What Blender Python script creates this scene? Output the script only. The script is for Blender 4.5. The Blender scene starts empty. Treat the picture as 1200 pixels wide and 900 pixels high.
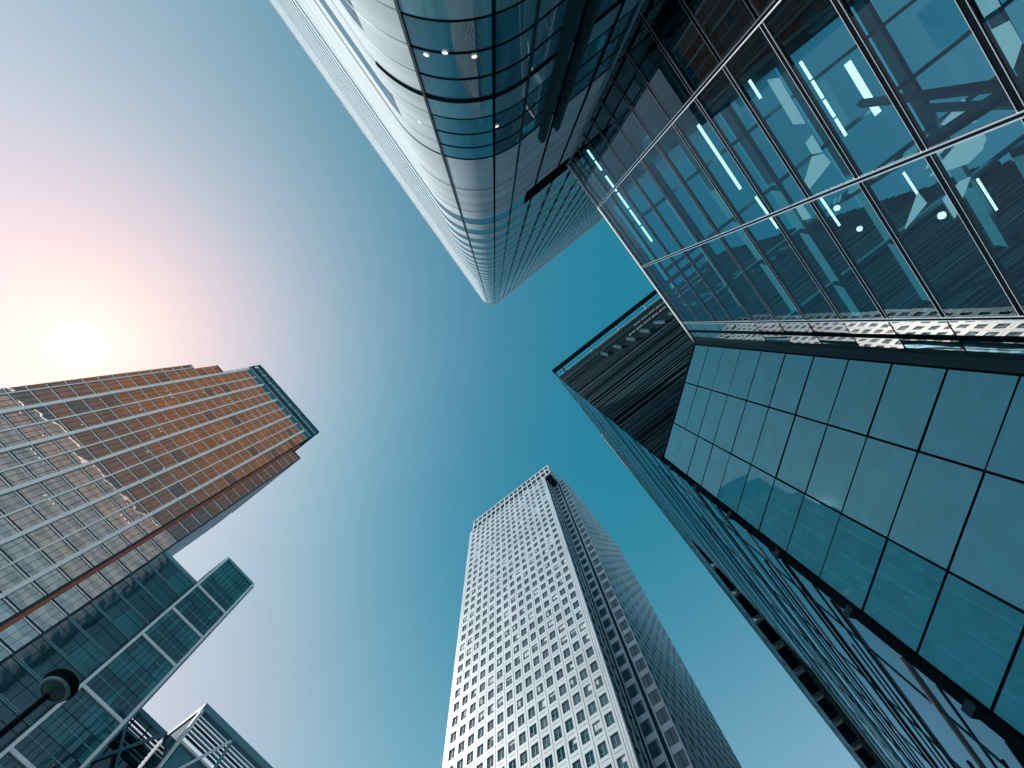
import bpy, math, random
import numpy as np
from mathutils import Matrix, Vector
random.seed(7)
R = math.radians
S = bpy.context.scene
COL = S.collection
EYE = 1.6                                   # eye height; all heights h below are above the eye unless noted

# ------------------------------------------------------------------ camera
# world x runs along one street direction, y across it, z up
Fpx = 522.0
zc = np.array([-20.0, -68.0, Fpx]); zc /= np.linalg.norm(zc)
e = np.array([1.0, 0, 0]) - zc * zc[0]; e /= np.linalg.norm(e)
g = np.cross(zc, e)
ya = R(51.85)
ax = e * math.cos(ya) + g * math.sin(ya)
ay = -e * math.sin(ya) + g * math.cos(ya)
CM = np.array([ax, ay, zc])                 # camera (right, down, forward) -> world
cam_d = bpy.data.cameras.new('camera'); cam = bpy.data.objects.new('camera', cam_d); COL.objects.link(cam)
right, down, fwd = CM[:, 0], CM[:, 1], CM[:, 2]
cam.matrix_world = Matrix(((right[0], -down[0], -fwd[0], 0), (right[1], -down[1], -fwd[1], 0),
                           (right[2], -down[2], -fwd[2], EYE), (0, 0, 0, 1)))
cam_d.sensor_width = 36; cam_d.lens = Fpx / 1200 * 36
cam_d.clip_start = 0.05; cam_d.clip_end = 20000
S.camera = cam

def project(p):
    c = CM.T @ (np.array(p) - np.array([0, 0, EYE]))
    if c[2] < 0.1: return None
    return 600 + Fpx * c[0] / c[2], 450 + Fpx * c[1] / c[2]

def seen_area(quad):
    """how large a quad shows in the photograph's frame (used to choose which repeats get their own object)"""
    q = [project(p) for p in quad]
    if any(v is None for v in q): return 0.0
    cx = sum(v[0] for v in q) / 4; cy = sum(v[1] for v in q) / 4
    if not (-15 < cx < 1215 and -15 < cy < 915): return 0.0
    a = 0
    for i in range(4):
        x0, y0 = q[i]; x1, y1 = q[(i + 1) % 4]; a += x0 * y1 - x1 * y0
    return abs(a) / 2

# ------------------------------------------------------------------ materials
def new_mat(name):
    m = bpy.data.materials.new(name); m.use_nodes = True
    m.node_tree.nodes.clear(); return m, m.node_tree.nodes, m.node_tree.links

def noise_col(N, L, col, var, scale, detail=4, stretch=None):
    tc = N.new('ShaderNodeTexCoord'); nz = N.new('ShaderNodeTexNoise'); nz.inputs['Scale'].default_value = scale
    nz.inputs['Detail'].default_value = detail
    if stretch:
        mp = N.new('ShaderNodeMapping'); mp.inputs['Scale'].default_value = stretch
        L.new(tc.outputs['Object'], mp.inputs[0]); L.new(mp.outputs[0], nz.inputs['Vector'])
    else: L.new(tc.outputs['Object'], nz.inputs['Vector'])
    rp = N.new('ShaderNodeValToRGB')
    rp.color_ramp.elements[0].position = .3; rp.color_ramp.elements[1].position = .7
    rp.color_ramp.elements[0].color = (*[c * (1 - var) for c in col], 1)
    rp.color_ramp.elements[1].color = (*[min(1, c * (1 + var)) for c in col], 1)
    L.new(nz.outputs['Fac'], rp.inputs[0]); return rp.outputs[0]

def solid(name, col, rough=.5, metal=0.0, var=.08, scale=.6, stretch=None, spec=.5):
    m, N, L = new_mat(name)
    b = N.new('ShaderNodeBsdfPrincipled'); o = N.new('ShaderNodeOutputMaterial')
    b.inputs['Roughness'].default_value = rough; b.inputs['Metallic'].default_value = metal
    b.inputs['Specular IOR Level'].default_value = spec
    L.new(noise_col(N, L, col, var, scale, stretch=stretch), b.inputs['Base Color'])
    L.new(b.outputs[0], o.inputs[0]); return m

def wave_normal(N, L, scale, strength, stretch=(1, 1, 1)):
    tc = N.new('ShaderNodeTexCoord'); mp = N.new('ShaderNodeMapping'); mp.inputs['Scale'].default_value = stretch
    nz = N.new('ShaderNodeTexNoise'); nz.inputs['Scale'].default_value = scale; nz.inputs['Detail'].default_value = 1.0
    bp = N.new('ShaderNodeBump'); bp.inputs['Strength'].default_value = 1.0; bp.inputs['Distance'].default_value = strength
    L.new(tc.outputs['Object'], mp.inputs[0]); L.new(mp.outputs[0], nz.inputs['Vector']); L.new(nz.outputs['Fac'], bp.inputs['Height'])
    return bp.outputs[0]

def glass(name, base, tint=(1, 1, 1), ior=1.9, rough=.02, wave=.004, wscale=.5, var=.15, vscale=.25, clear=None, base_rough=.6, stretch=(1, 1, 1), vstretch=None, floor=0.0):
    """coated facade glass: a Fresnel reflection over a tinted body (clear = see-through with that tint)"""
    m, N, L = new_mat(name); o = N.new('ShaderNodeOutputMaterial')
    gl = N.new('ShaderNodeBsdfGlossy'); gl.inputs['Color'].default_value = (*tint, 1); gl.inputs['Roughness'].default_value = rough
    if clear:
        bd = N.new('ShaderNodeBsdfTransparent'); bd.inputs[0].default_value = (*clear, 1)
    else:
        bd = N.new('ShaderNodeBsdfDiffuse'); bd.inputs['Roughness'].default_value = base_rough
        L.new(noise_col(N, L, base, var, vscale, stretch=vstretch), bd.inputs[0])
    fr = N.new('ShaderNodeFresnel'); fr.inputs[0].default_value = ior
    if wave:
        nv = wave_normal(N, L, wscale, wave, stretch); L.new(nv, gl.inputs['Normal']); L.new(nv, fr.inputs['Normal'])
    mx = N.new('ShaderNodeMixShader')
    if floor:
        mr = N.new('ShaderNodeMapRange'); mr.inputs['To Min'].default_value = floor; L.new(fr.outputs[0], mr.inputs[0]); L.new(mr.outputs[0], mx.inputs[0])
    else: L.new(fr.outputs[0], mx.inputs[0])
    L.new(bd.outputs[0], mx.inputs[1]); L.new(gl.outputs[0], mx.inputs[2])
    L.new(mx.outputs[0], o.inputs[0]); return m

def lamp_mat(name, col, s):
    m, N, L = new_mat(name); o = N.new('ShaderNodeOutputMaterial'); em = N.new('ShaderNodeEmission')
    em.inputs[0].default_value = (*col, 1); em.inputs[1].default_value = s; L.new(em.outputs[0], o.inputs[0]); return m

M = dict(
    paving=solid('plaza_paving', (.36, .35, .34), .8, var=.12, scale=.3),
    white_steel=solid('linen_steel', (.60, .71, .76), .42, .0, .12, .07),
    joint=solid('dark_joint', (.02, .05, .065), .7, spec=.1),
    blind=solid('white_blind', (.72, .75, .76), .8),
    win=glass('office_window_glass', (.03, .14, .18), ior=1.6, wave=.003, wscale=.4),
    win_b=glass('office_window_glass_pale', (.06, .19, .23), ior=1.7, wave=.004, wscale=.4),
    black=solid('black_metal', (.006, .014, .018), .8, spec=0),
    dark_steel=solid('dark_steel', (.022, .06, .078), .6, .0, spec=.08),
    teal_steel=solid('blue_green_steel', (.14, .30, .35), .45, .2),
    pale_metal=solid('pale_aluminium', (.80, .83, .85), .4, .1, .05, .5),
    silver=solid('silver_trim', (.75, .80, .83), .25, .8, .03),
    teal_dark=glass('dark_teal_glass', (.016, .075, .10), ior=1.8, wave=.010, wscale=.35, var=.3, vscale=.2),
    crown_glass=glass('crown_glass', (.07, .14, .155), ior=1.9, wave=.01, wscale=.35, var=.5, vscale=.4),
    teal_mid=glass('mid_teal_glass', (.03, .18, .22), ior=1.7, wave=.006, wscale=.35, var=.3, vscale=.2),
    red=solid('red_brown_channel', (.45, .075, .03), .5),
    fin=solid('pale_fin_metal', (.88, .83, .82), .4, .0, .04),
    grey=solid('grey_cladding', (.30, .32, .35), .5, .1, .06),
    slate=solid('slate_body', (.015, .05, .065), .8, spec=0),
    frost=glass('back_painted_panel', (.06, .50, .66), (.42, .80, .93), ior=1.66, wave=.007, wscale=.3, var=.10, vscale=.9, rough=.02),
    hall_glass=glass('clear_hall_glass', (0, 0, 0), (.55, .82, .95), ior=1.6, wave=.003, wscale=.3, clear=(.36, .70, .76), rough=.01),
    mirror=glass('mirror_spandrel', (.02, .07, .09), ior=4.6, wave=.006, wscale=.6, rough=.02, stretch=(1, 1, .5)),
    curve_glass=glass('curved_tower_glass', (.03, .22, .31), ior=1.75, wave=.006, wscale=.6, var=.4, vscale=.35, vstretch=(3, 3, .25)),
    curve_panel=glass('curved_tower_panel', (.16, .44, .54), ior=1.7, wave=.004, wscale=.5, rough=.12, var=.2, vscale=2.5, vstretch=(2, 2, .2)),
    pale_panel=solid('pale_floor_panel', (.62, .76, .82), .8, .0, .16, .35, (.25, .25, 2.5), .08),
    pale_glass=glass('pale_floor_glass', (.07, .22, .29), ior=1.5, wave=.004, wscale=.4, rough=.03, var=.3, vscale=.2, vstretch=(.3, .3, 2)),
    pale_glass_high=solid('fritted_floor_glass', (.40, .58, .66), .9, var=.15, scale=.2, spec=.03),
    inner=solid('hall_ceiling', (.16, .52, .62), .7, var=.25, scale=.25),
    inner_dark=solid('hall_core', (.06, .30, .40), .7, var=.35, scale=.3),
    roof_glass=glass('roof_glazing', (0, 0, 0), ior=1.3, wave=0, clear=(.50, .66, .68), rough=.02),
    beam=solid('hall_beam', (.09, .34, .42), .5),
    baffle=solid('white_baffle', (.85, .87, .88), .6),
    light=lamp_mat('luminaire', (1, .98, 1), 2.0),
    reflection_glow=lamp_mat('sky_reflection_shape', (.62, .80, .88), .62),  # glow standing in for pale sky mirrored in the hall glass
    dot_light=lamp_mat('downlight', (1, .97, .92), 1.0),
    louvre=solid('dark_louvre', (.018, .065, .088), .6, .0, .35, .4, (1, .2, 3), .3),
    louvre2=solid('grey_louvre', (.04, .13, .165), .55, .0, .2, .4, None, .2),
    side_glass=glass('side_glass', (.012, .09, .125), (.62, .86, .95), ior=1.7, wave=.02, wscale=.25, stretch=(.4, 1, 1)),
    lens=glass('lamp_lens', (.03, .08, .09), ior=1.5, wave=0, rough=.1),
)

# ------------------------------------------------------------------ mesh helpers
BASE = {}
def thing(name, label, cat, loc, group=None):
    o = bpy.data.objects.new(name, None); COL.objects.link(o); o.location = loc
    o.empty_display_size = .5
    o['label'] = label; o['category'] = cat
    if group: o['group'] = group
    BASE[o.name] = Vector(loc); return o

class MB:
    def __init__(s): s.v = []; s.f = []; s.m = []; s.mats = []; s.smooth = []
    def mi(s, m):
        if m not in s.mats: s.mats.append(m)
        return s.mats.index(m)
    def quad(s, a, b, c, d, m, smooth=False):
        i = len(s.v); s.v += [a, b, c, d]; s.f.append((i, i + 1, i + 2, i + 3)); s.m.append(s.mi(m)); s.smooth.append(smooth)
    def hexa(s, p, m):                       # p: 8 corners, first ring 0-3, second ring 4-7
        i = len(s.v); s.v += p; k = s.mi(m)
        for q in ((0, 1, 2, 3), (7, 6, 5, 4), (0, 4, 5, 1), (1, 5, 6, 2), (2, 6, 7, 3), (3, 7, 4, 0)):
            s.f.append(tuple(i + j for j in q)); s.m.append(k); s.smooth.append(False)
    def box(s, x0, x1, y0, y1, z0, z1, m):
        s.hexa([(x0, y0, z0), (x1, y0, z0), (x1, y1, z0), (x0, y1, z0), (x0, y0, z1), (x1, y0, z1), (x1, y1, z1), (x0, y1, z1)], m)
    def bar(s, p, q, w, h, m, up=(0, 0, 1)):
        p = Vector(p); q = Vector(q); d = (q - p).normalized(); u = Vector(up)
        if abs(d.dot(u)) > .98: u = Vector((1, 0, 0))
        r = d.cross(u).normalized() * (w / 2); u2 = r.cross(d).normalized() * (h / 2)
        s.hexa([tuple(p - r - u2), tuple(p + r - u2), tuple(p + r + u2), tuple(p - r + u2),
                tuple(q - r - u2), tuple(q + r - u2), tuple(q + r + u2), tuple(q - r + u2)], m)
    def lathe(s, prof, m, c=(0, 0), n=28, closed=True):
        k = s.mi(m); i = len(s.v)
        for r, z in prof:
            for a in range(n):
                t = 2 * math.pi * a / n; s.v.append((c[0] + r * math.cos(t), c[1] + r * math.sin(t), z))
        for j in range(len(prof) - 1):
            for a in range(n):
                b = (a + 1) % n
                s.f.append((i + j * n + a, i + j * n + b, i + (j + 1) * n + b, i + (j + 1) * n + a)); s.m.append(k); s.smooth.append(True)
    def ribbon(s, path, z0, z1, m):
        i = len(s.v); k = s.mi(m)
        for (x, y) in path: s.v += [(x, y, z0), (x, y, z1)]
        for j in range(len(path) - 1):
            s.f.append((i + 2 * j, i + 2 * j + 1, i + 2 * j + 3, i + 2 * j + 2)); s.m.append(k); s.smooth.append(True)
    def shelf(s, pa, pb, z, m):
        i = len(s.v); k = s.mi(m)
        for a, b in zip(pa, pb): s.v += [(a[0], a[1], z), (b[0], b[1], z)]
        for j in range(len(pa) - 1):
            s.f.append((i + 2 * j, i + 2 * j + 2, i + 2 * j + 3, i + 2 * j + 1)); s.m.append(k); s.smooth.append(False)
    def build(s, name, parent=None, kind=None, label=None, base=None):
        b = base if base is not None else (BASE[parent.name] if parent else Vector((0, 0, 0)))
        me = bpy.data.meshes.new(name)
        me.from_pydata([(v[0] - b[0], v[1] - b[1], v[2] - b[2]) for v in s.v], [], s.f)
        for m in s.mats: me.materials.append(m)
        me.polygons.foreach_set('material_index', s.m); me.polygons.foreach_set('use_smooth', s.smooth); me.update()
        o = bpy.data.objects.new(name, me); COL.objects.link(o)
        if parent: o.parent = parent
        BASE[o.name] = Vector(b)
        if kind: o['kind'] = kind
        if label: o['label'] = label
        return o

class Face:
    """a wall plane: s along it, d out of it, z up"""
    def __init__(f, o, t, n): f.o, f.t, f.n = o, t, n
    def p(f, s, z, d=0.0): return (f.o[0] + f.t[0] * s + f.n[0] * d, f.o[1] + f.t[1] * s + f.n[1] * d, z)
    def box(f, mb, s0, s1, z0, z1, d0, d1, m):
        mb.hexa([f.p(s0, z0, d0), f.p(s1, z0, d0), f.p(s1, z0, d1), f.p(s0, z0, d1),
                 f.p(s0, z1, d0), f.p(s1, z1, d0), f.p(s1, z1, d1), f.p(s0, z1, d1)], m)
    def quad(f, mb, s0, s1, z0, z1, d, m, tilt=0.0, yawt=0.0):
        q = [f.p(s0, z0, d), f.p(s1, z0, d + yawt), f.p(s1, z1, d + yawt + tilt), f.p(s0, z1, d + tilt)]
        if f.t[1] * f.n[0] - f.t[0] * f.n[1] < 0: q.reverse()      # keep the outside outside
        mb.quad(*q, m)
    def area(f, s0, s1, z0, z1): return seen_area([f.p(s0, z0), f.p(s1, z0), f.p(s1, z1), f.p(s0, z1)])

def panes(name, parent, items, limit=100, mass_label=None):
    """items: (area, builder(mb) [, child builder]); the largest become parts of their own, the rest one part"""
    items = sorted(items, key=lambda i: -i[0]); rest = MB(); n = 0
    for it in items:
        if n < limit and it[0] > 0:
            mb = MB(); it[1](mb); o = mb.build(name, parent); n += 1
            if len(it) > 2 and it[2]:
                cb = MB(); it[2](cb); cb.build(it[3], o)
        else:
            it[1](rest)
            if len(it) > 2 and it[2]: it[2](rest)
    if rest.f: rest.build(name + '_field', parent, kind='stuff')


# ------------------------------------------------------------------ ground
mb = MB(); mb.quad((-6000, -6000, 0), (6000, -6000, 0), (6000, 6000, 0), (-6000, 6000, 0), M['paving'])
gr = mb.build('ground'); gr['kind'] = 'structure'

# ------------------------------------------------------------------ white square tower (bottom centre)
def white_tower():
    T = thing('square_tower', 'tall square white tower of small punched windows with a notched corner', 'tower', (103, 50, 0))
    H = 235.0; sh = 222.3                     # crown top, shoulder
    x0 = 75.6; y0, y1 = 27.9, 76.4            # sunlit face
    nf = 48; fh = sh / nf; ncol = 15
    core = MB()
    core.box(x0 + .4, 131.0, y0 + .4, y1 - .4, 0, sh - .1, M['slate'])
    core.box(83.4, 131.2, 21.1, y0 + .5, 0, sh - .2, M['slate'])
    core.box(77.2, 131.0, 24.5, 75.2, sh - .3, H - .2, M['slate'])
    core.build('core', T)
    fz = Face((x0, y1), (0, -1), (-1, 0))     # s from the left corner to the notch
    W = y1 - y0; edge = 1.2; cw = (W - 2 * edge) / ncol
    wall = MB(); fr = M['white_steel']; items = []
    gj = .07
    def facade(F, wall, s_start, n, cw, z_lo, nfl, fh, steel, ww, wh, gj=.07):
        for c in range(n):
            a = s_start + c * cw; m = (cw - ww) / 2
            F.box(wall, a + gj, a + m, z_lo, z_lo + nfl * fh, -.32, 0, steel)
            F.box(wall, a + cw - m, a + cw - gj, z_lo, z_lo + nfl * fh, -.32, 0, steel)
            for r in range(nfl):
                z = z_lo + r * fh; sill = (fh - wh) * .45
                F.box(wall, a + m, a + cw - m, z + gj, z + sill, -.32, -.003, steel)
                F.box(wall, a + m, a + cw - m, z + sill + wh, z + fh - gj, -.32, -.003, steel)
                w0, w1, q0, q1 = a + m, a + cw - m, z + sill, z + sill + wh
                def pane(b, F=F, w0=w0, w1=w1, q0=q0, q1=q1):
                    F.quad(b, w0, w1, q0, q1, -.24, random.choice((M['win'], M['win'], M['win_b'])), random.uniform(-.03, .03), random.uniform(-.012, .012))
                    mid = (w0 + w1) / 2
                    F.box(b, mid - .05, mid + .05, q0, q1, -.235, -.18, M['teal_steel'])
                    F.box(b, w0, mid - .05, q0 + wh * .3, q0 + wh * .3 + .07, -.235, -.18, M['teal_steel'])
                rnd = random.random(); bl = None
                if rnd < .30:
                    k = random.uniform(.25, .75); hs = random.random()
                    u0, u1 = (w0, w1) if hs < .3 else ((w0, (w0 + w1) / 2 - .06) if hs < .6 else ((w0 + w1) / 2 + .06, w1))
                    def bl(b, F=F, u0=u0, u1=u1, q0=q0, q1=q1, k=k):
                        F.quad(b, u0 + .06, u1 - .06, q1 - (q1 - q0) * k, q1 - .05, -.215, M['blind'])
                items.append((F.area(w0, w1, q0, q1), pane, bl, 'blind'))
    facade(fz, wall, edge, ncol, cw, 0, nf, fh, fr, cw * .63, fh * .60)
    fz.box(wall, 0, edge * .45, 0, sh, -.4, 0, fr); fz.box(wall, edge * .45 + .1, edge - .06, 0, sh, -.4, 0, fr)
    fz.box(wall, W - edge + .06, W - edge * .45 - .1, 0, sh, -.4, 0, fr); fz.box(wall, W - edge * .45, W, 0, sh, -.4, 0, fr)
    wall.build('sunlit_wall', T)
    # crown
    cr = MB(); fc = Face((76.2, 75.4), (0, -1), (-1, 0)); wc = (75.4 - 24.1) / 17
    for z_lo in (sh, sh + 6.2):
        for c in range(17):
            a = c * wc
            fc.box(cr, a, a + .62, z_lo + .3, z_lo + 6.2, -.6, 0, fr)
        fc.box(cr, 0, 17 * wc, z_lo, z_lo + 1.5, -.7, .05, fr)
    fc.box(cr, 0, 17 * wc, H - .9, H, -.7, .05, fr)
    fd = Face((76.2, 24.1), (1, 0), (0, -1))
    for z_lo in (sh, sh + 6.2):
        for c in range(5): fd.box(cr, c * 2.6 + .1, c * 2.6 + .7, z_lo + .3, z_lo + 6.2, -.6, 0, fr)
        fd.box(cr, .7, 11.5, z_lo, z_lo + 1.4, -.7, -.02, fr)
    fd.box(cr, .7, 11.5, H - .9, H - .01, -.7, -.02, fr)
    cr.build('crown', T)
    # notch: return wall, recessed window columns
    nt = MB(); ds = M['white_steel']
    fn = Face((x0, y0), (1, 0), (0, -1))
    for r in range(nf):
        z = r * fh
        fn.box(nt, .4, 7.2, z, z + .35, -.2, .06, M['dark_steel'])
        fn.quad(nt, .4, 7.2, z + .35, z + fh, -.1, M['win'])
    for s in (.2, 3.0, 5.4): fn.box(nt, s, s + .35, 0, sh, -.2, .18, ds)
    fs = Face((83.0, y0), (0, -1), (-1, 0))
    for r in range(nf):
        z = r * fh
        for a, b in ((.5, 2.9), (4.6, 6.9)):
            fs.box(nt, a, b, z, z + 1.5, -.3, .0, ds)
            fs.quad(nt, a, b, z + 1.5, z + fh, -.15, M['win'])
            fs.box(nt, (a + b) / 2 - .06, (a + b) / 2 + .06, z + 1.5, z + fh, -.14, -.05, M['dark_steel'])
    for s in (.1, 2.95, 4.2): fs.box(nt, s, s + .35, 0, sh, -.35, .12, ds)
    fs.box(nt, 6.9, 7.2, 0, sh, -.35, .02, ds)
    fs.box(nt, 3.3, 4.2, 0, sh, -.5, -.3, M['joint'])
    nt.build('notch_wall', T)
    sw = MB(); fx = Face((83.0, 20.7), (1, 0), (0, -1)); n2 = 15; cw2 = 48.6 / n2
    facade(fx, sw, 0, n2, cw2, 0, nf, fh, ds, cw2 * .72, fh * .66)  # windows enlarged on this side to darken it like shade
    sw.build('shaded_wall', T)
    panes('window', T, items)
white_tower()

# ------------------------------------------------------------------ stepped glass tower (left), sun flare put into its glass tint
def stepped_tower():
    T = thing('stepped_tower', 'broad stepped tower of glass tinted copper for the sun flare, with long pale fins, under the low sun', 'tower', (-28, 108, 0))
    Y = 86.7; D = 37.0
    z2, z3, zt, zl = 163.5, 151.6, 190.0, 95.6
    f = Face((0, Y), (1, 0), (0, -1)); fh = 4.33
    core = MB()
    core.box(-47.5, -11.2, Y + .3, Y + D - 3, z2 - .2, zt - 7.5, M['slate'])
    core.box(-50.4, -6.5, Y + .31, Y + D - .2, z3 - .2, z2 - .05, M['slate'])
    core.box(-52.1, -6.51, Y + .32, Y + D - .1, 0, z3 - .1, M['slate'])
    core.build('core', T)
    side = MB()
    fs = Face((-6.3, Y), (0, 1), (1, 0))
    for k in range(37):
        fs.box(side, .1, D - .2, k * fh + .0, k * fh + 2.0, -.2, 0, M['grey']); fs.box(side, .1, D - .2, k * fh + 2.0, k * fh + fh, -.2, -.06, M['grey'])
    side.build('end_wall', T)
    bays = [-52.1, -50.45, -46.6, -42.6, -38.6, -34.7, -30.8, -26.7, -22.6, -18.7, -14.8, -11.3]
    # sun flare painted into the glass: copper upper storeys fading to grey blue-green
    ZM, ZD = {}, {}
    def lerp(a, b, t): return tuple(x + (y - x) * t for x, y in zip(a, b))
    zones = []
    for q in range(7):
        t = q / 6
        zones.append((glass('flare_tint_glass_%d' % q, lerp((.025, .085, .11), (.85, .22, .06), t), lerp((.80, .95, 1), (1, .62, .42), t), ior=3.3 - .7 * t, wave=.012, wscale=.35, var=.2, vscale=.22, rough=.015),
                      glass('flare_tint_glass_dark_%d' % q, lerp((.02, .065, .08), (.48, .125, .05), t), lerp((.8, .95, 1), (1, .7, .54), t), ior=3.3 - .7 * t, wave=.012, wscale=.35, var=.2, vscale=.22, rough=.015)))
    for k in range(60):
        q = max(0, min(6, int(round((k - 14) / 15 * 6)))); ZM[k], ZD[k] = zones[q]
    items = []
    for k in range(44):
        z = k * fh; zz = z + fh
        lo, hi = (-52.1, -6.3) if zz <= z3 + 1 else ((-50.4, -6.3) if zz <= z2 + 2 else (-47.7, -11.0))
        segs = [(a, b) for a, b in zip(bays[:-1], bays[1:]) if a >= lo - .6] + ([(-10.2, -6.5)] if hi > -7 else [])
        for a, b in segs:
            a = max(a, lo); b = min(b, hi)
            top = k > 40
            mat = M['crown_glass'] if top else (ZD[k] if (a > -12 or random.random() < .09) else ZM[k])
            n = 3
            def pane(bb, a=a, b=b, z=z, zz=zz, mat=mat):
                t, y = random.gauss(0, .014), random.gauss(0, .012)
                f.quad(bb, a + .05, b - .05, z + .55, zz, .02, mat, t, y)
                w = (b - a) / 3
                for i in (1, 2): f.box(bb, a + i * w - .025, a + i * w + .025, z + .5, zz, .05, .09, M['joint'])
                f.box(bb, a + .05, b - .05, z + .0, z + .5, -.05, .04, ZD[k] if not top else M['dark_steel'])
            items.append((f.area(a, b, z, zz), pane))
    panes('glass_bay', T, items)
    for k in range(1, 44):                    # floor rails
        z = k * fh; lo, hi = (-52.1, -6.3) if z <= z3 else ((-50.4, -6.3) if z <= z2 else (-47.7, -11.0))
        r = MB(); f.box(r, lo, min(hi, -11.3), z - .11, z + .11, .0, .17, M['fin'])
        if hi > -7: f.box(r, -10.2, hi, z - .10, z + .10, 0, .14, M['fin'])
        r.build('floor_rail', T)
    for i, s in enumerate([-46.6, -42.6, -38.6, -34.7, -30.8, -26.7, -22.6, -18.7, -14.8]):
        w = .36 if i % 2 == 0 else .16; top = zt - 10 if s > -47 else z3
        m = MB(); f.box(m, s - w, s + w, 0, top, 0, .5 if i % 2 == 0 else .3, M['fin']); m.build('fin', T)
    m = MB(); f.box(m, -50.75, -50.5, 0, z3, 0, .35, M['fin']); m.build('fin', T)
    m = MB(); f.box(m, -11.25, -10.25, 0, zt - 20, -.1, .06, M['red']); f.box(m, -11.25, -10.9, 0, zt - 20, .06, .3, M['dark_steel']); m.build('recess_channel', T)
    m = MB(); f.box(m, -6.5, -6.2, 0, z2 - .1, -.1, .3, M['dark_steel']); m.build('corner_trim', T)
    m = MB(); f.box(m, -14.4, -11.2, zt - 24, zt - 21.5, 0, .2, M['red']); m.build('recess_channel', T)
    # open parapet frame: posts, rails, sky between them
    p = MB()
    f.box(p, -47.7, -11.0, zt - 1.0, zt, -.7, .1, M['dark_steel'])
    f.box(p, -47.7, -11.0, zt - 7.6, zt - 5.2, -.6, .12, M['dark_steel'])
    for k in range(20): f.box(p, -47.7 + k * 1.92, -47.3 + k * 1.92, zt - 5.2, zt - 1.0, -.5, .05, M['dark_steel'])
    fl = Face((-11.0, Y), (0, 1), (1, 0)); fl.box(p, .72, 26, zt - 1, zt - .02, -.6, 0, M['dark_steel'])
    for k in range(8): fl.box(p, 3 + k * 3.2, 3.4 + k * 3.2, zt - 7, zt - 1, -.5, 0, M['dark_steel'])
    p.build('parapet', T)
    for (a, b, z) in ((-6.3, -11.0, z2), (-50.4, -47.7, z2), (-52.1, -50.4, z3)):
        m = MB(); lo, hi = min(a, b), max(a, b); m.box(lo, hi, Y - .15, Y + D - 4, z - .05, z + .5, M['dark_steel']); m.build('ledge', T)
    # ceiling lights showing behind the glass
    lt = []
    for _ in range(30):
        k = random.randint(18, 40); j = random.randrange(2, 10); s = random.uniform(bays[j] + .6, bays[j + 1] - .6); z = k * fh + fh - random.choice((.6, .9))
        for q in ((0, 1, 2) if random.random() < .3 else (0,)):
            def dot(b, s=s, z=z, q=q): f.quad(b, s + q * 1.1 - .13, s + q * 1.1 + .13, z - .12, z + .12, .085, M['dot_light'])
            lt.append((f.area(s, s + .3, z, z + .3), dot))
    panes('ceiling_light', T, lt, 60)

    # lower block on the same front, a thing of its own
    T2 = thing('office_block', 'dark teal glass block of wide bays at the foot of the stepped tower', 'building', (4, 100, 0))
    g2 = Face((0, Y), (1, 0), (0, -1)); c2 = MB(); c2.box(-6.0, 11.0, Y + .3, Y + 30, 0, zl - .3, M['slate']); c2.build('core', T2)
    its = []
    for k in range(22):
        z = k * fh; zz = z + fh
        for a, b in ((-6.15, -1.2), (-1.2, 3.8), (3.8, 8.8), (8.8, 11.0)):
            mt = M['teal_dark'] if random.random() < .75 else M['teal_mid']
            if k in (8, 9) and a < 4 and random.random() < .6: mt = M['black']
            def pane(bb, a=a, b=b, z=z, zz=zz, mt=mt):
                g2.quad(bb, a + .05, b - .05, z + .3, zz - .05, .02, mt, random.gauss(0, .014), random.gauss(0, .012))
                for i in range(1, 6): g2.box(bb, a + (b - a) * i / 6 - .02, a + (b - a) * i / 6 + .02, z + .3, zz, .04, .07, M['joint'])
                g2.box(bb, a + .05, b - .05, z + 2.6, z + 2.65, .04, .07, M['joint'])
            its.append((g2.area(a, b, z, zz), pane))
    panes('glass_bay', T2, its)
    for k in range(1, 23):
        z = min(k * fh, zl - .2); m = MB()
        g2.box(m, -6.15, 11, z - .22, z - .06, 0, .16, M['teal_steel']); g2.box(m, -6.15, 11, z + .06, z + .2, 0, .16, M['pale_metal'] if k < 14 else M['teal_steel']); m.build('floor_rail', T2)
    m = MB(); m.box(-6.1, 11.0, Y - .1, Y + 29, zl - .25, zl + .6, M['teal_steel']); m.build('roof', T2)
stepped_tower()

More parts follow.
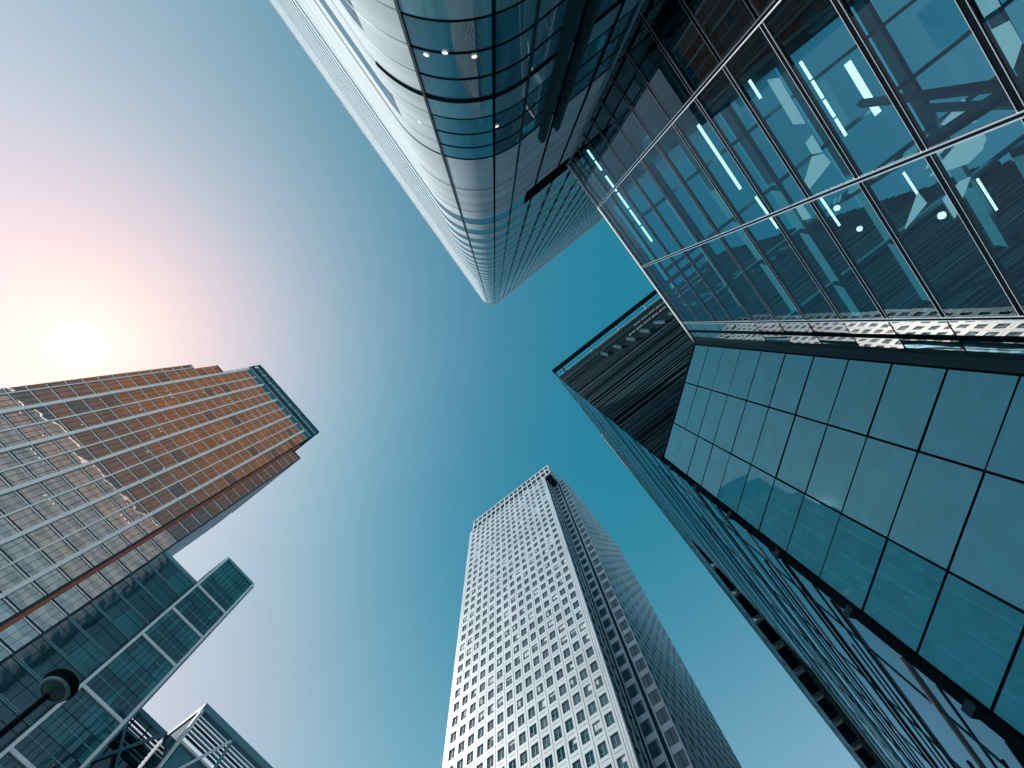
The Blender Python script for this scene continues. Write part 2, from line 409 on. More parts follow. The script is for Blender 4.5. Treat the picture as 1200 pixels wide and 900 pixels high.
# ------------------------------------------------------------------ slim teal block with white frame
def slim_block():
    T = thing('slim_block', 'slim teal glass block with white frame bands, standing in front of the stepped tower', 'building', (7.7, 86, 0))
    Y = 80.7; x0, x1 = 3.3, 12.1; f = Face((0, Y), (1, 0), (0, -1)); H = 100.0
    c = MB(); c.box(x0 + .2, x1 - .2, Y + .3, Y + 5.8, 0, H - .3, M['slate']); c.build('core', T)
    zs = [h + EYE for h in (98.4, 87.4, 80.1, 72.9, 61.7, 51.7, 41.4, 31.0, 20.6, 10.3)] + [0]
    items = []; nc = 8; cw = (x1 - x0 - 1.0) / nc
    for i in range(len(zs) - 1):
        hi, lo = zs[i], zs[i + 1]
        rows = 3 if (hi - lo) > 8.5 else 2; rh = (hi - lo - .5) / rows
        for r in range(rows):
            base = random.random()
            for k in range(nc):
                a = x0 + .5 + k * cw; z = lo + .5 + r * rh
                mt = M['teal_mid'] if (base < .6) != (random.random() < .12) else M['teal_dark']
                def pane(b, a=a, z=z, rh=rh, mt=mt):
                    f.quad(b, a + .045, a + cw - .045, z + .05, z + rh - .05, .0, mt, random.gauss(0, .01), random.gauss(0, .008))
                    f.box(b, a + .045, a + cw - .045, z + rh * .55, z + rh * .6, .01, .04, M['teal_steel'])
                items.append((f.area(a, a + cw, z, z + rh), pane))
    j = MB(); f.box(j, x0 + .3, x1 - .3, 0, H - .4, -.25, -.05, M['black']); j.build('backing', T)
    panes('glass_pane', T, items)
    for s in (x0, x1 - .48):
        m = MB(); f.box(m, s, s + .48, 0, H, -.3, .3, M['pale_metal']); m.build('frame_post', T)
    for z in zs[1:-1]:
        m = MB(); f.box(m, x0 + .48, x1 - .48, z - .05, z + .45, -.3, .22, M['pale_metal']); m.build('frame_band', T)
    m = MB(); f.box(m, x0 + .48, x1 - .48, H - .75, H, -.3, .25, M['teal_steel']); m.build('frame_band', T)
    m = MB(); f.box(m, x1, x1 + .35, 0, H - .3, -.5, -.1, M['teal_steel'])
    m.build('edge_strip', T)
    s = MB(); s.box(x0 - .02, x0 + .2, Y + .35, Y + 5.8, 0, H - .3, M['dark_steel']); s.build('end_wall', T)
slim_block()

# ------------------------------------------------------------------ braced blocks, bottom left
def braced():
    T = thing('braced_block', 'steel framed glass block with crossed diagonal braces beside the slim white-framed block', 'building', (17, 104, 0))
    H = 80.0; Ya = 97.4; f = Face((0, Ya), (1, 0), (0, -1)); ts = M['teal_steel']
    c = MB(); c.box(12.4, 21.6, Ya + .5, Ya + 14, 0, H - 7.2, M['slate']); c.build('core', T)
    its = []
    for k in range(18):
        z = k * 4.03
        for a, b in ((12.3, 15.4), (15.4, 18.6), (18.6, 21.7)):
            mt = M['teal_dark'] if random.random() < .8 else M['teal_mid']
            def pane(bb, a=a, b=b, z=z, mt=mt):
                f.quad(bb, a + .06, b - .06, z + .15, z + 4.0, .05, mt, random.gauss(0, .012), random.gauss(0, .01))
            its.append((f.area(a, b, z, z + 4.1), pane))
    panes('glass_pane', T, its)
    def braces(F, s0, s1, tops, par):
        for hi, lo in zip(tops[:-1], tops[1:]):
            for (a, za, b, zb) in ((s1, hi, s0, lo), (s0, hi, s1, lo)):
                m = MB(); m.bar(F.p(a, za, .55), F.p(b, zb, .55 if a == s1 else .62), .55, .45, ts, up=(0, 1, 0)); m.build('brace', par)
    braces(f, 12.4, 21.6, [H - .6, H - 14, H - 27.5], T)
    def slats(F, s0, s1, lo, hi, par, step=.85):
        z = lo; n = 0
        while z < hi:
            m = MB(); F.box(m, s0, s1, z, z + .26, -.34, .0, M['teal_steel'] if n % 3 else M['dark_steel']); m.build('slat', par); z += step; n += 1
    slats(f, 12.4, 21.6, H - 7.0, H - 1, T, .75)
    m = MB(); f.quad(m, 12.4, 21.6, H - 7.1, H - 3.2, -.5, M['teal_mid']); m.build('glass_pane', T)
    m = MB(); f.box(m, 12.3, 21.8, H - .9, H, -.8, .2, ts); m.build('roof_beam', T)
    for s in (15.4, 18.6):
        m = MB(); f.box(m, s - .12, s + .12, 0, H - .9, -.2, .2, M['dark_steel']); m.build('mullion', T)
    # corner block
    T = thing('corner_block', 'teal steel corner block with open louvre screens under a flat roof beam', 'building', (40, 100, 0))
    Yb = 87.6; xb = 21.95; f = Face((0, Yb), (1, 0), (0, -1)); f2 = Face((xb, Yb), (0, 1), (-1, 0))
    c = MB(); c.box(xb + .5, 70, Yb + .5, Yb + 26, 0, H - 7.4, M['slate']); c.build('core', T)
    its = []
    for k in range(18):
        z = k * 4.0
        for i in range(15):
            a = xb + .7 + i * 3.2; mt = M['teal_mid'] if random.random() < .4 else M['teal_dark']
            def pane(bb, a=a, z=z, mt=mt): f.quad(bb, a + .06, a + 3.14, z + .12, z + 4.02, .05, mt, random.gauss(0, .012), random.gauss(0, .01))
            its.append((f.area(a, a + 3.2, z, z + 4.1), pane))
    for k in range(19):
        for i in range(3):
            a = .6 + i * 3.1; z = k * 4.1
            def pane(bb, a=a, z=z): f2.quad(bb, a, a + 3.0, z + .12, z + 4.02, .02, M['teal_mid'])
            its.append((f2.area(a, a + 3, z, z + 4.1), pane))
    panes('glass_pane', T, its)
    m = MB(); m.box(xb + .1, xb + .4, Yb + .7, Yb + 9.7, 0, H - 1.2, M['slate']); m.build('backing', T)
    slats(f, xb + .6, 60, H - 6.2, H - 2.0, T, .75)
    cols = [xb, 30.0, 40.5, 51.0, 60]
    for i, s in enumerate(cols):
        m = MB(); f.box(m, s - .05, s + .5, 0, H - 1.3, -.6, .25, M['pale_metal'] if i == 0 else ts); m.build('frame_post', T)
    for a, b in zip(cols[:-1], cols[1:]):
        m = MB(); m.bar(f.p(b, H - 2, .3), f.p(a + .6, H - 15, .3), .45, .4, M['pale_metal'], up=(0, 1, 0)); m.build('brace', T)
    m = MB(); f.box(m, xb - .1, 61, H - 1.3, H, -.9, .3, ts); m.build('roof_beam', T)
    m = MB(); f2.box(m, .9, 9.8, H - 1.3, H - .02, -.8, .12, ts); m.build('roof_beam', T)
    m = MB(); f.box(m, xb + .5, 60, H - 7.6, H - 7.2, -.3, .2, M['pale_metal']); m.build('ledge', T)
braced()

# ------------------------------------------------------------------ curved corner tower (top)
def curved_tower():
    T = thing('curved_tower', 'glass tower with a rounded corner and pale banded floors, rising to a sharp tip overhead', 'tower', (-40, -40, 0))
    cx, cy = -7.35, -2.64; Rr = 4.8; H = 200.0
    lt = np.array([-.99897, -.0453]); ln = np.array([-.0453, .99897])     # left face direction and normal
    rt = np.array([0, -1.0]); rn = np.array([1.0, 0])
    C0 = np.array([cx, cy])
    th = math.acos(float(np.dot(ln, rn)))
    tl = Rr * math.tan(th / 2)
    pc = C0 + lt * tl - ln * Rr               # arc centre
    a0 = math.atan2(ln[1], ln[0]); a1 = 0.0
    def arc_fr(bearing):                      # where on the arc a vertical joint stands
        best = min(range(2001), key=lambda i: abs(math.atan2(pc[1] + Rr * math.sin(a0 + (a1 - a0) * i / 2000), pc[0] + Rr * math.cos(a0 + (a1 - a0) * i / 2000)) - bearing))
        return best / 2000
    FJ = arc_fr(R(-158.6))
    def path(off=0.0, f0=-1, f1=2, n=30, far=190):
        """the tower's outline from the far left (f0 = -1) round the corner (0..1) to the far right (f1 = 2)"""
        pts = []
        if f0 < 0:
            for d in (far, 120, 80, 50, 30, 18, 10): pts.append(tuple(C0 + lt * d + ln * off))
        lo, hi = max(f0, 0), min(f1, 1)
        for i in range(n + 1):
            a = a0 + (a1 - a0) * (lo + (hi - lo) * i / n); pts.append((pc[0] + (Rr + off) * math.cos(a), pc[1] + (Rr + off) * math.sin(a)))
        if f1 > 1:
            for d in (9, 20, 40, 70, 110): pts.append(tuple(C0 + rt * d + rn * off))
        return pts
    core = MB(); core.ribbon(path(-.45), 0, H - .5, M['slate']); core.build('core', T)
    gl, pn, pp, pg = M['curve_glass'], M['curve_panel'], M['pale_panel'], M['pale_glass']
    def band(name, z0, z1, off, mat, f0=-1, f1=2):
        m = MB(); m.ribbon(path(off, f0, f1), z0, z1, mat); return m.build(name, T)
    def joint(z, w=.06, off=.03, mat=None, f0=-1, f1=2):
        m = MB(); mat = mat or M['black']
        m.ribbon(path(off, f0, f1), z - w, z + w, mat)
        if off > .02: m.shelf(path(-.2, f0, f1), path(off, f0, f1), z - w, mat)
        m.build('joint', T)
    # lower storeys: pale panels on the left, frosted and glazed rows round the corner
    base_z = 28.7 - 6.7 * 4
    band('spandrel_band', 0, base_z, -.02, pn)
    for k in range(4):
        zb = base_z + 6.7 * k
        band('pale_band', zb + .06, zb + 2.3, .0, pp, -1, FJ)
        band('pale_band', zb + 4.5, zb + 6.66, .0, pp, -1, FJ)
        band('window_band', zb + 2.3, zb + 4.5, -.004, pg, -1, .12); band('pale_band', zb + 2.3, zb + 4.5, 0, pp, .12, FJ)
        band('spandrel_band', zb + .1, zb + 1.65, .012, pn, FJ)
        for r in range(3):
            band('window_band', zb + 1.68 + r * 1.675, zb + 1.68 + (r + 1) * 1.675 - .02, 0, gl, FJ)
            joint(zb + 1.68 + r * 1.675, .05, .022, None, FJ)
            joint(zb + 1.68 + r * 1.675, .02, .012, M['teal_steel'], -.0, FJ)
        joint(zb, .12, .05, None, .0 if k < 3 else .1)
    joint(28.7, .07, .022)
    for lo, hi in ((28.75, 34.5), (34.55, 40.6)):
        band('spandrel_band', lo, hi, .0, pp)
        joint(hi + .02, .05, .012, M['dark_steel'], 0.05)
    zz = 40.6; k = 0
    while zz < H - 2:
        zt = min(zz + 4.62, H)
        band('spandrel_band', zz + .06, zz + 2.5, .006, pp)
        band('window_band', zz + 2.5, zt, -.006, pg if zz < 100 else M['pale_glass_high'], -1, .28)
        band('window_band', zz + 2.5, zt, -.006, gl, .28, 2)
        joint(zz, .05, .012, M['dark_steel'], .2); zz = zt; k += 1
    m = MB(); m.ribbon(path(.25), H - 1.2, H, M['pale_metal']); m.shelf(path(-.3), path(.25), H - 1.2, M['pale_metal']); m.build('parapet', T)
    # vertical joints
    def vert(pt, nrm, z0, z1, w, dep, mat, name='mullion'):
        t = np.array([-nrm[1], nrm[0]]); f = Face(tuple(pt), tuple(t), tuple(nrm)); m = MB(); f.box(m, -w, w, z0, z1, -.1, dep, mat); m.build(name, T)
    for i, fr in enumerate((FJ, arc_fr(R(-141.85)), arc_fr(R(-133.85)))):
        a = a0 + (a1 - a0) * fr; n = np.array([math.cos(a), math.sin(a)])
        vert(pc + n * Rr, n, 0, H - 1.3, .055, .06, M['black'] if i == 1 else M['dark_steel'])
    for i in range(1, 22):
        vert(C0 + rt * (tl + 2.55 * i), rn, 0, H - 1.3, .05, .09, M['black'])
    for i in range(1, 7):
        d = tl + 24 * i; vert(C0 + lt * d, ln, 0, H - 1.3, .04, .02, M['grey'])
    # two dark buttress fins on the shaded side and a dark plant-room slot above
    for yy, w in ((-9.3, .15), (-10.4, .12)):
        vert(np.array([cx, yy]), rn, 0, 30.5, w, .45, M['dark_steel'], 'buttress')
    fr = Face((cx, 0), (0, -1), (1, 0)); m = MB(); fr.box(m, 9.3, 75, 42.0, 46.0, .01, .03, M['black'])
    m.build('louvre_slot', T)
    # recessed lights in the corner rooms
    for (aa, zq) in ((.47, 18.9), (.56, 18.6), (.69, 18.9), (.3, 25.2), (.8, 25.0)):
        a = a0 + (a1 - a0) * aa; n = np.array([math.cos(a), math.sin(a)]); t = np.array([-n[1], n[0]]); p = pc + n * (Rr + .035)
        m = MB(); F = Face(tuple(p), tuple(t), tuple(n)); r = .11
        m.v += [F.p(r * math.cos(u * math.pi / 5), zq + r * math.sin(u * math.pi / 5)) for u in range(10)]; m.f.append(tuple(range(10))); m.m.append(m.mi(M['dot_light'])); m.smooth.append(False)
        m.build('ceiling_light', T)
    m = MB(); m.v += [(x, y, H - .6) for x, y in path(-.3)] + [(-190, -112, H - .6)]; m.f.append(tuple(range(len(m.v)))); m.m.append(m.mi(M['grey'])); m.smooth.append(False); m.build('roof', T)
curved_tower()

# ------------------------------------------------------------------ glass hall (upper right)
HX0, HX1, HY = -7.22, 10.65, -14.03
QX = 12.85
HH = 43.2
def hall():
    T = thing('glass_hall', 'large clear glass hall with silver mullions and strip lights glowing inside, butting the curved tower', 'building', (3, -30, 0))
    f = Face((0, HY), (1, 0), (0, 1)); mull = [HX0, -2.60, 4.14, HX1]
    z0 = 17.39 * .975 + EYE; dz = 2.62
    zs = [z0 + dz * k for k in range(-6, 11)]; zs = [z for z in zs if z < HH - 1] + [HH]
    zs[0] = 2.0
    its = []
    for lo, hi in zip(zs[:-1], zs[1:]):
        for a, b in zip(mull[:-1], mull[1:]):
            m = MB(); f.quad(m, a + .05, b - .05, lo + .04, hi - .04, 0, M['hall_glass'], random.gauss(0, .004), random.gauss(0, .004)); m.build('glass_pane', T)
    for z in zs[1:]:
        m = MB()
        f.box(m, HX0, HX1, z - .085, z + .085, -.16, .012, M['black'])
        f.box(m, HX0, HX1, z + .085, z + .105, -.02, .03, M['silver']); f.box(m, HX0, HX1, z - .105, z - .085, -.02, .03, M['silver'])
        m.build('transom', T)
    for s in mull[1:]:
        m = MB(); f.box(m, s - .05, s + .05, 0, HH, -.22, .04, M['black'])
        f.box(m, s - .10, s - .05, 0, HH, -.04, .06, M['silver']); f.box(m, s + .05, s + .10, 0, HH, -.04, .06, M['silver']); m.build('mullion', T)
    m = MB(); f.box(m, HX0 - .0, HX0 + .14, 0, HH, -.1, .06, M['teal_steel']); m.build('mullion', T)
    # mirror-faced end pier beside the panelled corner
    for a, b, d in ((HX1 + .1, 11.55, .0), (11.68, 12.42, .0)):
        k = 0
        for lo, hi in zip(zs[:-1], zs[1:]):
            m = MB(); f.quad(m, a, b, lo + .04, hi - .04, d, M['mirror'], random.gauss(0, .02), random.gauss(0, .01)); m.build('mirror_panel', T)
    m = MB(); f.box(m, 11.55, 11.68, 0, HH, -.2, .1, M['black']); f.box(m, 12.42, QX, 0, HH, -.2, .16, M['dark_steel']); f.box(m, HX1 + .1, 12.42, 0, HH, -.4, -.12, M['slate']); m.build('end_pier', T)
    m = MB(); f.box(m, HX0, QX, HH, HH + .35, -1.0, .1, M['pale_metal']); m.build('roof_edge', T)
    # ---- inside
    YB = -62.0
    ys = [HY - 1.05, -19.0, -22.6, -27.0, -33.0, -41.0, -50.0, YB]
    for i, (ya_, yb_) in enumerate(zip(ys[:-1], ys[1:])):
        xr = QX - .3 if i < 1 else 60
        r = MB(); r.quad((HX0 + .1, yb_ + .1, HH - .5), (HX0 + .1, ya_ - .1, HH - .5), (xr, ya_ - .1, HH - .5), (xr, yb_ + .1, HH - .5), M['roof_glass']); r.build('roof_glazing', T)
    r = MB(); r.box(HX0 + .1, -2.4, YB, HY - 1.1, HH - 1.1, HH - .6, M['inner_dark']); r.build('roof_deck', T)
    b = MB(); b.box(HX0 + .1, 60, YB - .5, YB, 0, HH - 1, M['inner_dark']); b.build('back_wall', T)
    for y in (-19.0, -22.6, -27.0, -33.0, -41.0, -50.0):
        m = MB(); m.box(HX0 + .1, 40 if y < -21 else QX - .4, y - .22, y + .22, HH - 1.9, HH - .9, M['beam']); m.build('roof_beam', T)
    for x in (-4.5, 0.5, 5.6, 10.2, 16, 24, 33):
        m = MB(); m.box(x - .15, x + .15, YB, HY - 1.2 if x < 11 else -21, HH - 1.5, HH - .905, M['beam']); m.build('roof_beam', T)
    # dark gallery block hanging at the tower end
    for (lo, hi, dx) in ((30.5, 33.0, -2.6), (22.5, 25.0, -3.4), (14, 16.5, -3.4)):
        m = MB(); m.box(HX0 + .2, dx, YB + 1, HY - 3.2, lo, hi, M['inner_dark']); m.build('gallery', T)
    for x in (-5.8, -2.9):
        for y in (-18.2, -26, -36):
            m = MB(); m.lathe([(.38, 0), (.38, HH - 1.9)], M['beam'], (x, y), 16); m.build('column', T)
    # floor plates deeper in
    for (lo, ye, xs) in ((8, -21, 3.0), (15.5, -24, 6.0), (23.5, -28, 9.0), (31, -34, 12)):
        m = MB(); m.box(xs, 60, YB + .5, ye, lo, lo + .7, M['inner_dark'])
        for q in range(9): m.box(xs + .3, 60, ye - 2 - q * 3.2, ye - 1.7 - q * 3.2, lo - .3, lo - .003, M['beam'])
        m.build('floor_slab', T)
    # suspended strip lights
    def strip(x0, x1, y, z, w=.12, seg=None):
        n = seg or 1; L = (x1 - x0) / n
        for i in range(n):
            m = MB(); m.box(x0 + i * L + .08, x0 + (i + 1) * L - .08, y - w / 2, y + w / 2, z, z + .1, M['light']); m.build('strip_light', T)
    cz = HH - 2.05
    strip(-6.8, -4.6, -15.3, cz, .14, 2); strip(-4.2, 2.8, -15.3, cz, .14, 4)
    strip(-5.0, 5.2, -20.4, cz, .18, 7); strip(-2.7, 4.0, -24.0, cz, .22)
    strip(-5.5, -1, -29.5, cz, .2); strip(-1.5, 6, -33.8, cz, .22, 4); strip(1.0, 6.2, -37.0, cz, .6)
    strip(-6.5, 0, -44.2, cz, .2, 3); strip(6, 16, -30.5, 22.8, .2, 5); strip(8, 20, -27.5, 15.0, .2, 6)
    for (x, y) in ((5.2, -24.5), (8.4, -29), (11.5, -36), (16, -41), (21, -44)):
        m = MB(); m.bar((x, y, HH - 2.3), (x + 3.4, y - .1, HH - 2.3), .16, .1, M['light']); m.build('strip_light', T)
    for (x, y, z) in ((8.7, -19.2, 22), (9.5, -22, 30), (7, -20, 28), (14, -27, 23)):
        m = MB(); m.lathe([(.005, z), (.16, z), (.16, z + .12), (.005, z + .12)], M['light'], (x, y), 12); m.build('pendant_light', T)
    # glowing shapes added under the roof to imitate sky reflections in the glass
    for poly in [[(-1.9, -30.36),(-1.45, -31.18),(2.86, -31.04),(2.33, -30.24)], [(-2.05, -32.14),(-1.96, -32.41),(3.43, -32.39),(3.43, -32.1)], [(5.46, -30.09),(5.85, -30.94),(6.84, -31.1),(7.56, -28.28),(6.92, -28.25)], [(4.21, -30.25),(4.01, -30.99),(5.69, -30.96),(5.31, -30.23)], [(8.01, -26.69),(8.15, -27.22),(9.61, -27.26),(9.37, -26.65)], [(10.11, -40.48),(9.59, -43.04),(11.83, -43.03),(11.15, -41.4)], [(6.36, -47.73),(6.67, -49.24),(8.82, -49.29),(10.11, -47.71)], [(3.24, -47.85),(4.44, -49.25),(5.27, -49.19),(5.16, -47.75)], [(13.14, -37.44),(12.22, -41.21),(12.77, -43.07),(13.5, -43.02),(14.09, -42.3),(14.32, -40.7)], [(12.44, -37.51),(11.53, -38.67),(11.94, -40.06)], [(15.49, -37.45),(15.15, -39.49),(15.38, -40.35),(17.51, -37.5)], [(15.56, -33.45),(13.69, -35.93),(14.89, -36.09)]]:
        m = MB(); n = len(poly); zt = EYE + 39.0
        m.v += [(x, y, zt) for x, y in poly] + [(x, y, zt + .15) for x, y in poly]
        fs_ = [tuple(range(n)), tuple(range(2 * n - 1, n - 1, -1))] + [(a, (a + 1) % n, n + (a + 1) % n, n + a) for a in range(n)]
        for q in fs_: m.f.append(q); m.m.append(m.mi(M['reflection_glow'])); m.smooth.append(False)
        m.build('sky_reflection_shape', T)
    for (p, q) in (((4, -23, 12), (10, -30, 41)), ((10.5, -24, 10), (4.5, -36, 41)), ((15, -27, 9), (8, -40, 41)), ((12, -40, 14), (22, -44, 41))):
        m = MB(); m.bar(p, q, .5, .5, M['beam']); m.build('inner_brace', T)
hall()

# ------------------------------------------------------------------ panelled corner block (right)
def panel_block():
    T = thing('panel_block', 'angled block clad in large blank blue-green panels with black joints, right of the glass hall', 'building', (19, -12, 0))
    P = np.array([QX, HY]); Q = np.array([20.22, -4.80]); d = Q - P; Ln = float(np.linalg.norm(d)); t = d / Ln; n = np.array([-t[1], t[0]])
    if np.dot(n, -P) < 0: n = -n
    f = Face(tuple(P), tuple(t), tuple(n)); HC = 43.27
    c = MB(); f.box(c, .1, Ln - .1, 0, HC - .2, -4.5, -.06, M['black']); c.build('core', T)
    foot = float(np.dot(-P, t)); dist = float(np.dot(-P, n))
    # joints read off as bearings from the forecourt
    w3 = np.array([math.cos(R(14.7 - 51.85)), math.sin(R(14.7 - 51.85))])
    def s_at(azd):
        a = R(azd - 51.85); u = np.array([math.cos(a), math.sin(a)]); k = np.dot(P, n) / np.dot(u, n); return float(np.dot(u * k - P, t))
    cuts = [.32, s_at(16.41), s_at(28.32), Ln - .28]
    dz = 2.62; z = HC - .25; zs = [z]
    while z > 1.5: z -= dz; zs.append(z)
    for hi, lo in zip(zs[:-1], zs[1:]):
        for a, b in zip(cuts[:-1], cuts[1:]):
            m = MB(); f.quad(m, a + .055, b - .055, lo + .05, hi - .05, .0, M['frost'], random.gauss(0, .014), random.gauss(0, .012))
            m.build('panel', T)
    m = MB(); f.box(m, -.05, .28, 0, HC, -.2, .14, M['dark_steel']); m.build('edge_beam', T)
    m = MB(); f.box(m, Ln - .26, Ln + .1, 0, HC, -.3, .16, M['black'])
    for k in range(8): f.box(m, Ln - .2, Ln + .28, 4 + k * 5.24, 4.35 + k * 5.24, -.2, .17, M['dark_steel'])
    m.build('edge_beam', T)
    m = MB(); f.box(m, 0, Ln, HC, HC + .12, -4.5, .05, M['dark_steel']); m.build('roof', T)
panel_block()

# ------------------------------------------------------------------ louvred tower (behind panel block)
def louvre_tower():
    T = thing('louvred_tower', 'dark louvred tower with open parapet rail and long ribbed side behind the panelled block', 'tower', (60, -24, 0))
    H = 131.6; X = 20.38; Y = -5.23; XE = 250.0; YE = -62
    c = MB(); c.box(X + 3.5, XE, YE, Y - 3.2, 0, H - 2.2, M['slate']); c.build('core', T)
    f = Face((X + 3.0, Y), (0, -1), (-1, 0))          # the wall stands 3 m behind the outrigged parapet
    z = 30.0; k = 0
    while z < H - 5:
        hgt = 4.0; m = MB()
        dp = random.choice((0, 0, .25, .5))
        for q in range(7):
            lo = z + q * .57; mt = M['louvre'] if random.random() < .7 else (M['louvre2'] if random.random() < .5 else M['black'])
            f.box(m, .15, 57, lo, lo + random.choice((.2, .3, .42)), -.5, dp + random.choice((0, .08, .18)), mt)
        m.build('louvre_bank', T); z += hgt; k += 1
    # stepped lighter brackets on the upper part
    for j in range(12):
        m = MB(); s = 12 + j * 3.2; f.box(m, s, s + .5, H - 22 - j * 2.4, H - 15 - j * 2.4, .4, 1.0, M['louvre2']); m.build('bracket', T)
    for j, zq in enumerate((H - 12.5, H - 18.5)):
        for q in range(10):
            m = MB(); f.box(m, 24 + q * 2.4 - j * 4, 25.9 + q * 2.4 - j * 4, zq, zq + .5, .5, .75, M['pale_metal']); m.build('bracket', T)
    m = MB(); f.box(m, -.2, 57, H - 1.0, H, 1.75, 3.0, M['dark_steel']); m.build('parapet_beam', T)
    m = MB(); f.box(m, .0, 57, H - 1.6, H - .7, -.4, .3, M['teal_steel']); f.box(m, 12, 57, H - 1.75, H - 1.62, .1, .32, M['pale_metal']); m.build('parapet_beam', T)
    m = MB(); f.box(m, .0, 57, H - .9, H - .7, 1.0, 1.12, M['dark_steel']); m.build('parapet_rail', T)
    for s in (2.6, 12.5, 22.4, 32.3, 42.2, 52.1):
        m = MB(); f.box(m, s, s + .36, H - .98, H - .5, .3, 1.8, M['pale_metal'] if s > 5 else M['dark_steel']); m.build('parapet_post', T)
    # side wall: glass bands, slim ledges and paired trims
    g2 = Face((X, Y), (1, 0), (0, 1)); fh = 4.2; nf = 29; LX = XE - X
    for k in range(nf):
        z = 2 + k * fh
        slot = 56 < z < 98; q = max(.12, 1.05 - z / 95)
        ends = [(0, 44), (44, LX)] if slot else [(0, LX)]
        m = MB()
        for a, b in ends:
            a = max(a, 2.6); dd = -.012 if a < 5 or not slot else -2.6
            g2.quad(m, a, b, z + .5, z + fh, dd, M['side_glass'] if dd > -1 else M['black'])
        m.build('window_band', T)
        m = MB()
        for a, b in ends:
            a = max(a, 2.6)
            if slot and a > 5: g2.box(m, a, b, z, z + .3, -2.7, -2.3, M['dark_steel']); continue
            g2.box(m, a, b, z, z + .5, -.3, 0.0, M['dark_steel'] if k % 3 else M['black'])
            g2.box(m, a, b - random.uniform(0, 6), z + .5, z + .58, -.1, q * random.choice((.05, .08, .12)), M['pale_metal'] if k % 3 == 1 else M['dark_steel'])
            g2.box(m, a + random.choice((0, 4, 9)), b, z + 1.7, z + 1.9, -.1, q * random.choice((.01, .04, .07)), M['black'])
            g2.box(m, a + random.choice((0, 3, 14)), b, z + 1.92, z + 1.98, -.1, q * .05, M['black'])
            if k % 2: g2.box(m, a + random.choice((0, 6, 22)), b, z + 3.0, z + 3.12, -.1, q * .04, M['dark_steel'])
        m.build('ledge', T)
    for q in range(20):
        m = MB(); s0 = 45.5 + q * 9; g2.box(m, s0, s0 + .9, 97.2, 98.4, -2.7, -.02, M['teal_steel']); g2.box(m, s0 + .3, s0 + .6, 56, 97.2, -2.6, -2.2, M['dark_steel']); m.build('recess_beam', T)
    m = MB(); g2.box(m, 44, LX, 98.4, 99.0, -2.7, .02, M['black']); g2.box(m, 44, LX, 55.0, 56.0, -2.7, .06, M['louvre2']); g2.box(m, 43.4, 44, 55, 99, -2.7, .05, M['dark_steel']); m.build('recess_frame', T)
    s = 6.0; i = 0
    while s < LX:
        for lo, hi in ((2, 55), (99, H - 9)):
            m = MB(); g2.box(m, s, s + .18, lo, hi, -.2, .035, M['dark_steel']); m.build('pier', T)
        s += 9.0; i += 1
    m = MB(); g2.box(m, 1.3, XE - X, H - .9, H - .02, -.35, .0, M['dark_steel']); m.build('parapet_beam', T)
    m = MB(); g2.box(m, 3.4, XE - X, H - 8.3, H - 7.3, -.5, .04, M['teal_steel']); m.build('parapet_beam', T)
    for q in range(22):
        m = MB(); g2.box(m, 3.5 + q * 8.5, 4 + q * 8.5, H - 7.3, H - .9, -.4, -.03, M['dark_steel']); m.build('parapet_post', T)
    m = MB(); g2.box(m, 24, 37, H - 3.4, H - 2.4, .1, .3, M['pale_metal']); m.build('parapet_rail', T)
louvre_tower()

# ------------------------------------------------------------------ street lamp
def lamp():
    x, y, z = .18, 9.47, 8.6
    T = thing('street_lamp', 'dark round street lamp on a thin post in front of the slim block', 'street lamp', (x + .0, y + .12, 0))
    m = MB(); m.lathe([(.001, z - .05), (.22, z - .04), (.265, z + .0), (.29, z + .05), (.275, z + .1), (.2, z + .15), (.08, z + .18), (.001, z + .185)], M['black'], (x, y), 40); m.build('lamp_head', T)
    m = MB(); m.lathe([(.001, z - .085), (.09, z - .08), (.19, z - .055), (.205, z - .045)], M['lens'], (x, y), 40); m.build('lens', T)
    m = MB(); m.lathe([(.2, z - .058), (.225, z - .062), (.245, z - .05), (.245, z - .03)], M['teal_steel'], (x, y), 40); m.build('rim', T)
    px, py = x + .0, y + .12
    m = MB(); m.lathe([(.11, 0), (.11, .9), (.06, 1.0), (.045, z - .1), (.04, z + .1)], M['black'], (px, py), 16); m.build('post', T)
    m = MB(); m.lathe([(.062, 6.75), (.062, 6.95)], M['pale_metal'], (px, py), 16); m.build('collar', T)
lamp()

# ------------------------------------------------------------------ sky and sun
SAZ, SEL = R(173.6), R(45.5)                            # the sun stands just behind the stepped tower's edge
sd = np.array([math.cos(SAZ) * math.cos(SEL), math.sin(SAZ) * math.cos(SEL), math.sin(SEL)])        # in (e, g, zenith)
SUN = Vector((sd[0] * math.cos(ya) + sd[1] * math.sin(ya), -sd[0] * math.sin(ya) + sd[1] * math.cos(ya), sd[2])).normalized()
gd = (-.6661663, .03134201, .74514437)                  # centre of the aureole
GLOW = Vector((gd[0] * math.cos(ya) + gd[1] * math.sin(ya), -gd[0] * math.sin(ya) + gd[1] * math.cos(ya), gd[2])).normalized()
elev = math.asin(SUN.z)
sl = bpy.data.lights.new('sun', 'SUN'); sl.energy = 4.1; sl.angle = R(.55); sl.color = (1, .93, .86)
so = bpy.data.objects.new('sun', sl); COL.objects.link(so); so.rotation_euler = SUN.to_track_quat('Z', 'Y').to_euler(); so.location = (0, 0, 300)

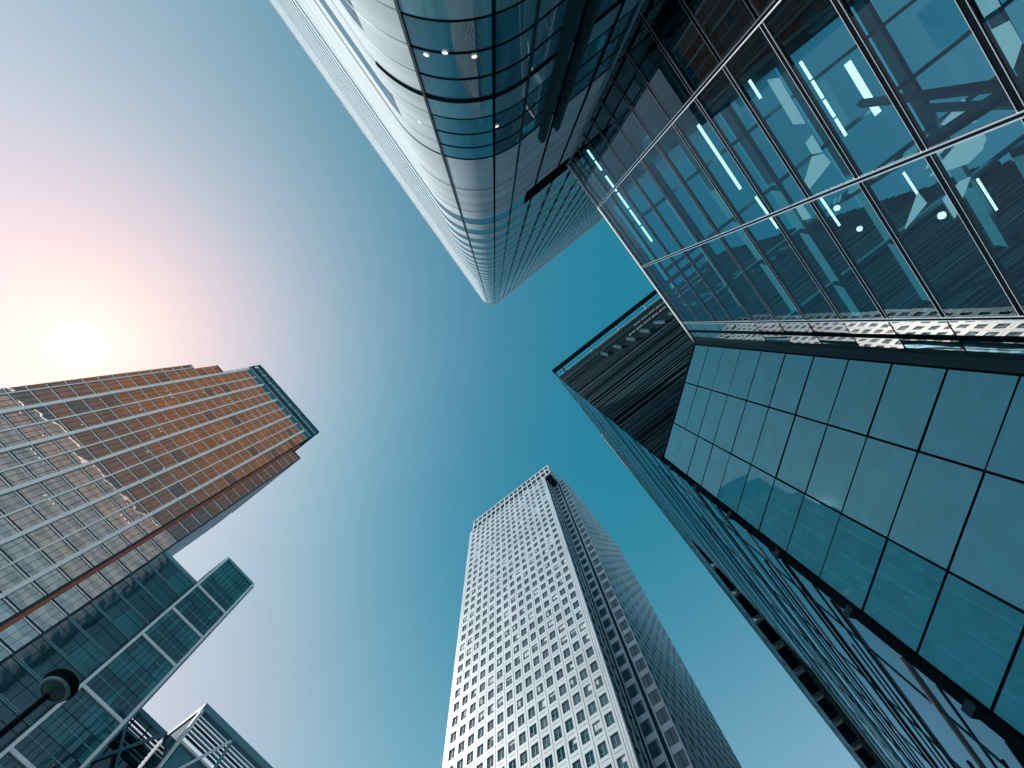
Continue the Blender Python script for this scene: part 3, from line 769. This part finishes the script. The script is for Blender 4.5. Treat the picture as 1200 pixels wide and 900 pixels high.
W = bpy.data.worlds.new('World'); S.world = W; W.use_nodes = True
N, L = W.node_tree.nodes, W.node_tree.links; N.clear()
out = N.new('ShaderNodeOutputWorld'); bg = N.new('ShaderNodeBackground'); bg.inputs[1].default_value = .1
sky = N.new('ShaderNodeTexSky'); sky.sky_type = 'NISHITA'; sky.sun_disc = False
sky.sun_elevation = elev; sky.sun_rotation = math.atan2(SUN.x, SUN.y)
sky.air_density = 1.0; sky.dust_density = 1.0; sky.ozone_density = 1.0
tc = N.new('ShaderNodeTexCoord')
dot = N.new('ShaderNodeVectorMath'); dot.operation = 'DOT_PRODUCT'; dot.inputs[1].default_value = GLOW
nrm = N.new('ShaderNodeVectorMath'); nrm.operation = 'NORMALIZE'
L.new(tc.outputs['Generated'], nrm.inputs[0]); L.new(nrm.outputs[0], dot.inputs[0])
tint = N.new('ShaderNodeMix'); tint.data_type = 'RGBA'; tint.blend_type = 'MULTIPLY'; tint.inputs[0].default_value = 1
L.new(sky.outputs[0], tint.inputs[6]); tint.inputs[7].default_value = (.012, .015, .015, 1)
acc = tint.outputs[2]
def add(col_socket_or_rgb, fac, acc):
    """acc + rgb * fac"""
    sc = N.new('ShaderNodeVectorMath'); sc.operation = 'SCALE'; sc.inputs[0].default_value = col_socket_or_rgb; L.new(fac, sc.inputs['Scale'])
    ad = N.new('ShaderNodeVectorMath'); ad.operation = 'ADD'; L.new(acc, ad.inputs[0]); L.new(sc.outputs[0], ad.inputs[1]); return ad.outputs[0]
def power(src, ex):
    mx = N.new('ShaderNodeMath'); mx.operation = 'MAXIMUM'; L.new(src, mx.inputs[0]); mx.inputs[1].default_value = 0
    p = N.new('ShaderNodeMath'); p.operation = 'POWER'; L.new(mx.outputs[0], p.inputs[0]); p.inputs[1].default_value = ex; return p.outputs[0]
sep = N.new('ShaderNodeSeparateXYZ'); L.new(nrm.outputs[0], sep.inputs[0])
def mth(op, a, b, clamp=False):
    m = N.new('ShaderNodeMath'); m.operation = op; m.use_clamp = clamp
    for i, v in enumerate((a, b)):
        if isinstance(v, (int, float)): m.inputs[i].default_value = v
        else: L.new(v, m.inputs[i])
    return m.outputs[0]
hz = mth('MINIMUM', mth('SUBTRACT', 1.0, sep.outputs[2]), .45)       # paler towards the roofs
d2 = N.new('ShaderNodeVectorMath'); d2.operation = 'DOT_PRODUCT'; d2.inputs[1].default_value = (.0930, .8314, .5478); L.new(nrm.outputs[0], d2.inputs[0])
one = mth('MULTIPLY', hz, 0.0); one = mth('ADD', one, 1.0)
sdot = dot.outputs['Value']
d3 = N.new('ShaderNodeVectorMath'); d3.operation = 'DOT_PRODUCT'; d3.inputs[1].default_value = (-.6559, .4478, .6077); L.new(nrm.outputs[0], d3.inputs[0])
for rgb, fac in (((.0120, .2140, .318), one), ((.085, .018, .200), power(sdot, 5)), ((.345, .372, .185), power(sdot, 9)), ((.516, .0, 0), power(sdot, 30)),
                 ((.0, .193, .0), power(sdot, 110)), ((.0, .035, .054), power(sdot, 400)), ((2.5, 2.4, 2.2), power(sdot, 5000)), ((.84, 1.035, 1.24), power(hz, 2)), ((.9, 0, 0), power(hz, 4)),
                 ((0, .1456, .1328), power(d2.outputs['Value'], 6)), ((.37, .053, 0), power(d2.outputs['Value'], 16)),
                 ((.09, .09, .028), power(d3.outputs['Value'], 5)), ((.08, .0, .0), power(d3.outputs['Value'], 14))):
    acc = add(tuple(10 * c for c in rgb), fac, acc)
L.new(acc, bg.inputs[0]); L.new(bg.outputs[0], out.inputs[0])

# ------------------------------------------------------------------ render settings
S.render.engine = 'CYCLES'
S.view_settings.view_transform = 'Standard'; S.view_settings.look = 'None'; S.view_settings.exposure = 0; S.view_settings.gamma = 1
S.cycles.use_denoising = True
S.cycles.max_bounces = 8; S.cycles.diffuse_bounces = 3; S.cycles.glossy_bounces = 4; S.cycles.transparent_max_bounces = 12
S.cycles.caustics_reflective = False; S.cycles.caustics_refractive = False; S.cycles.sample_clamp_indirect = 8
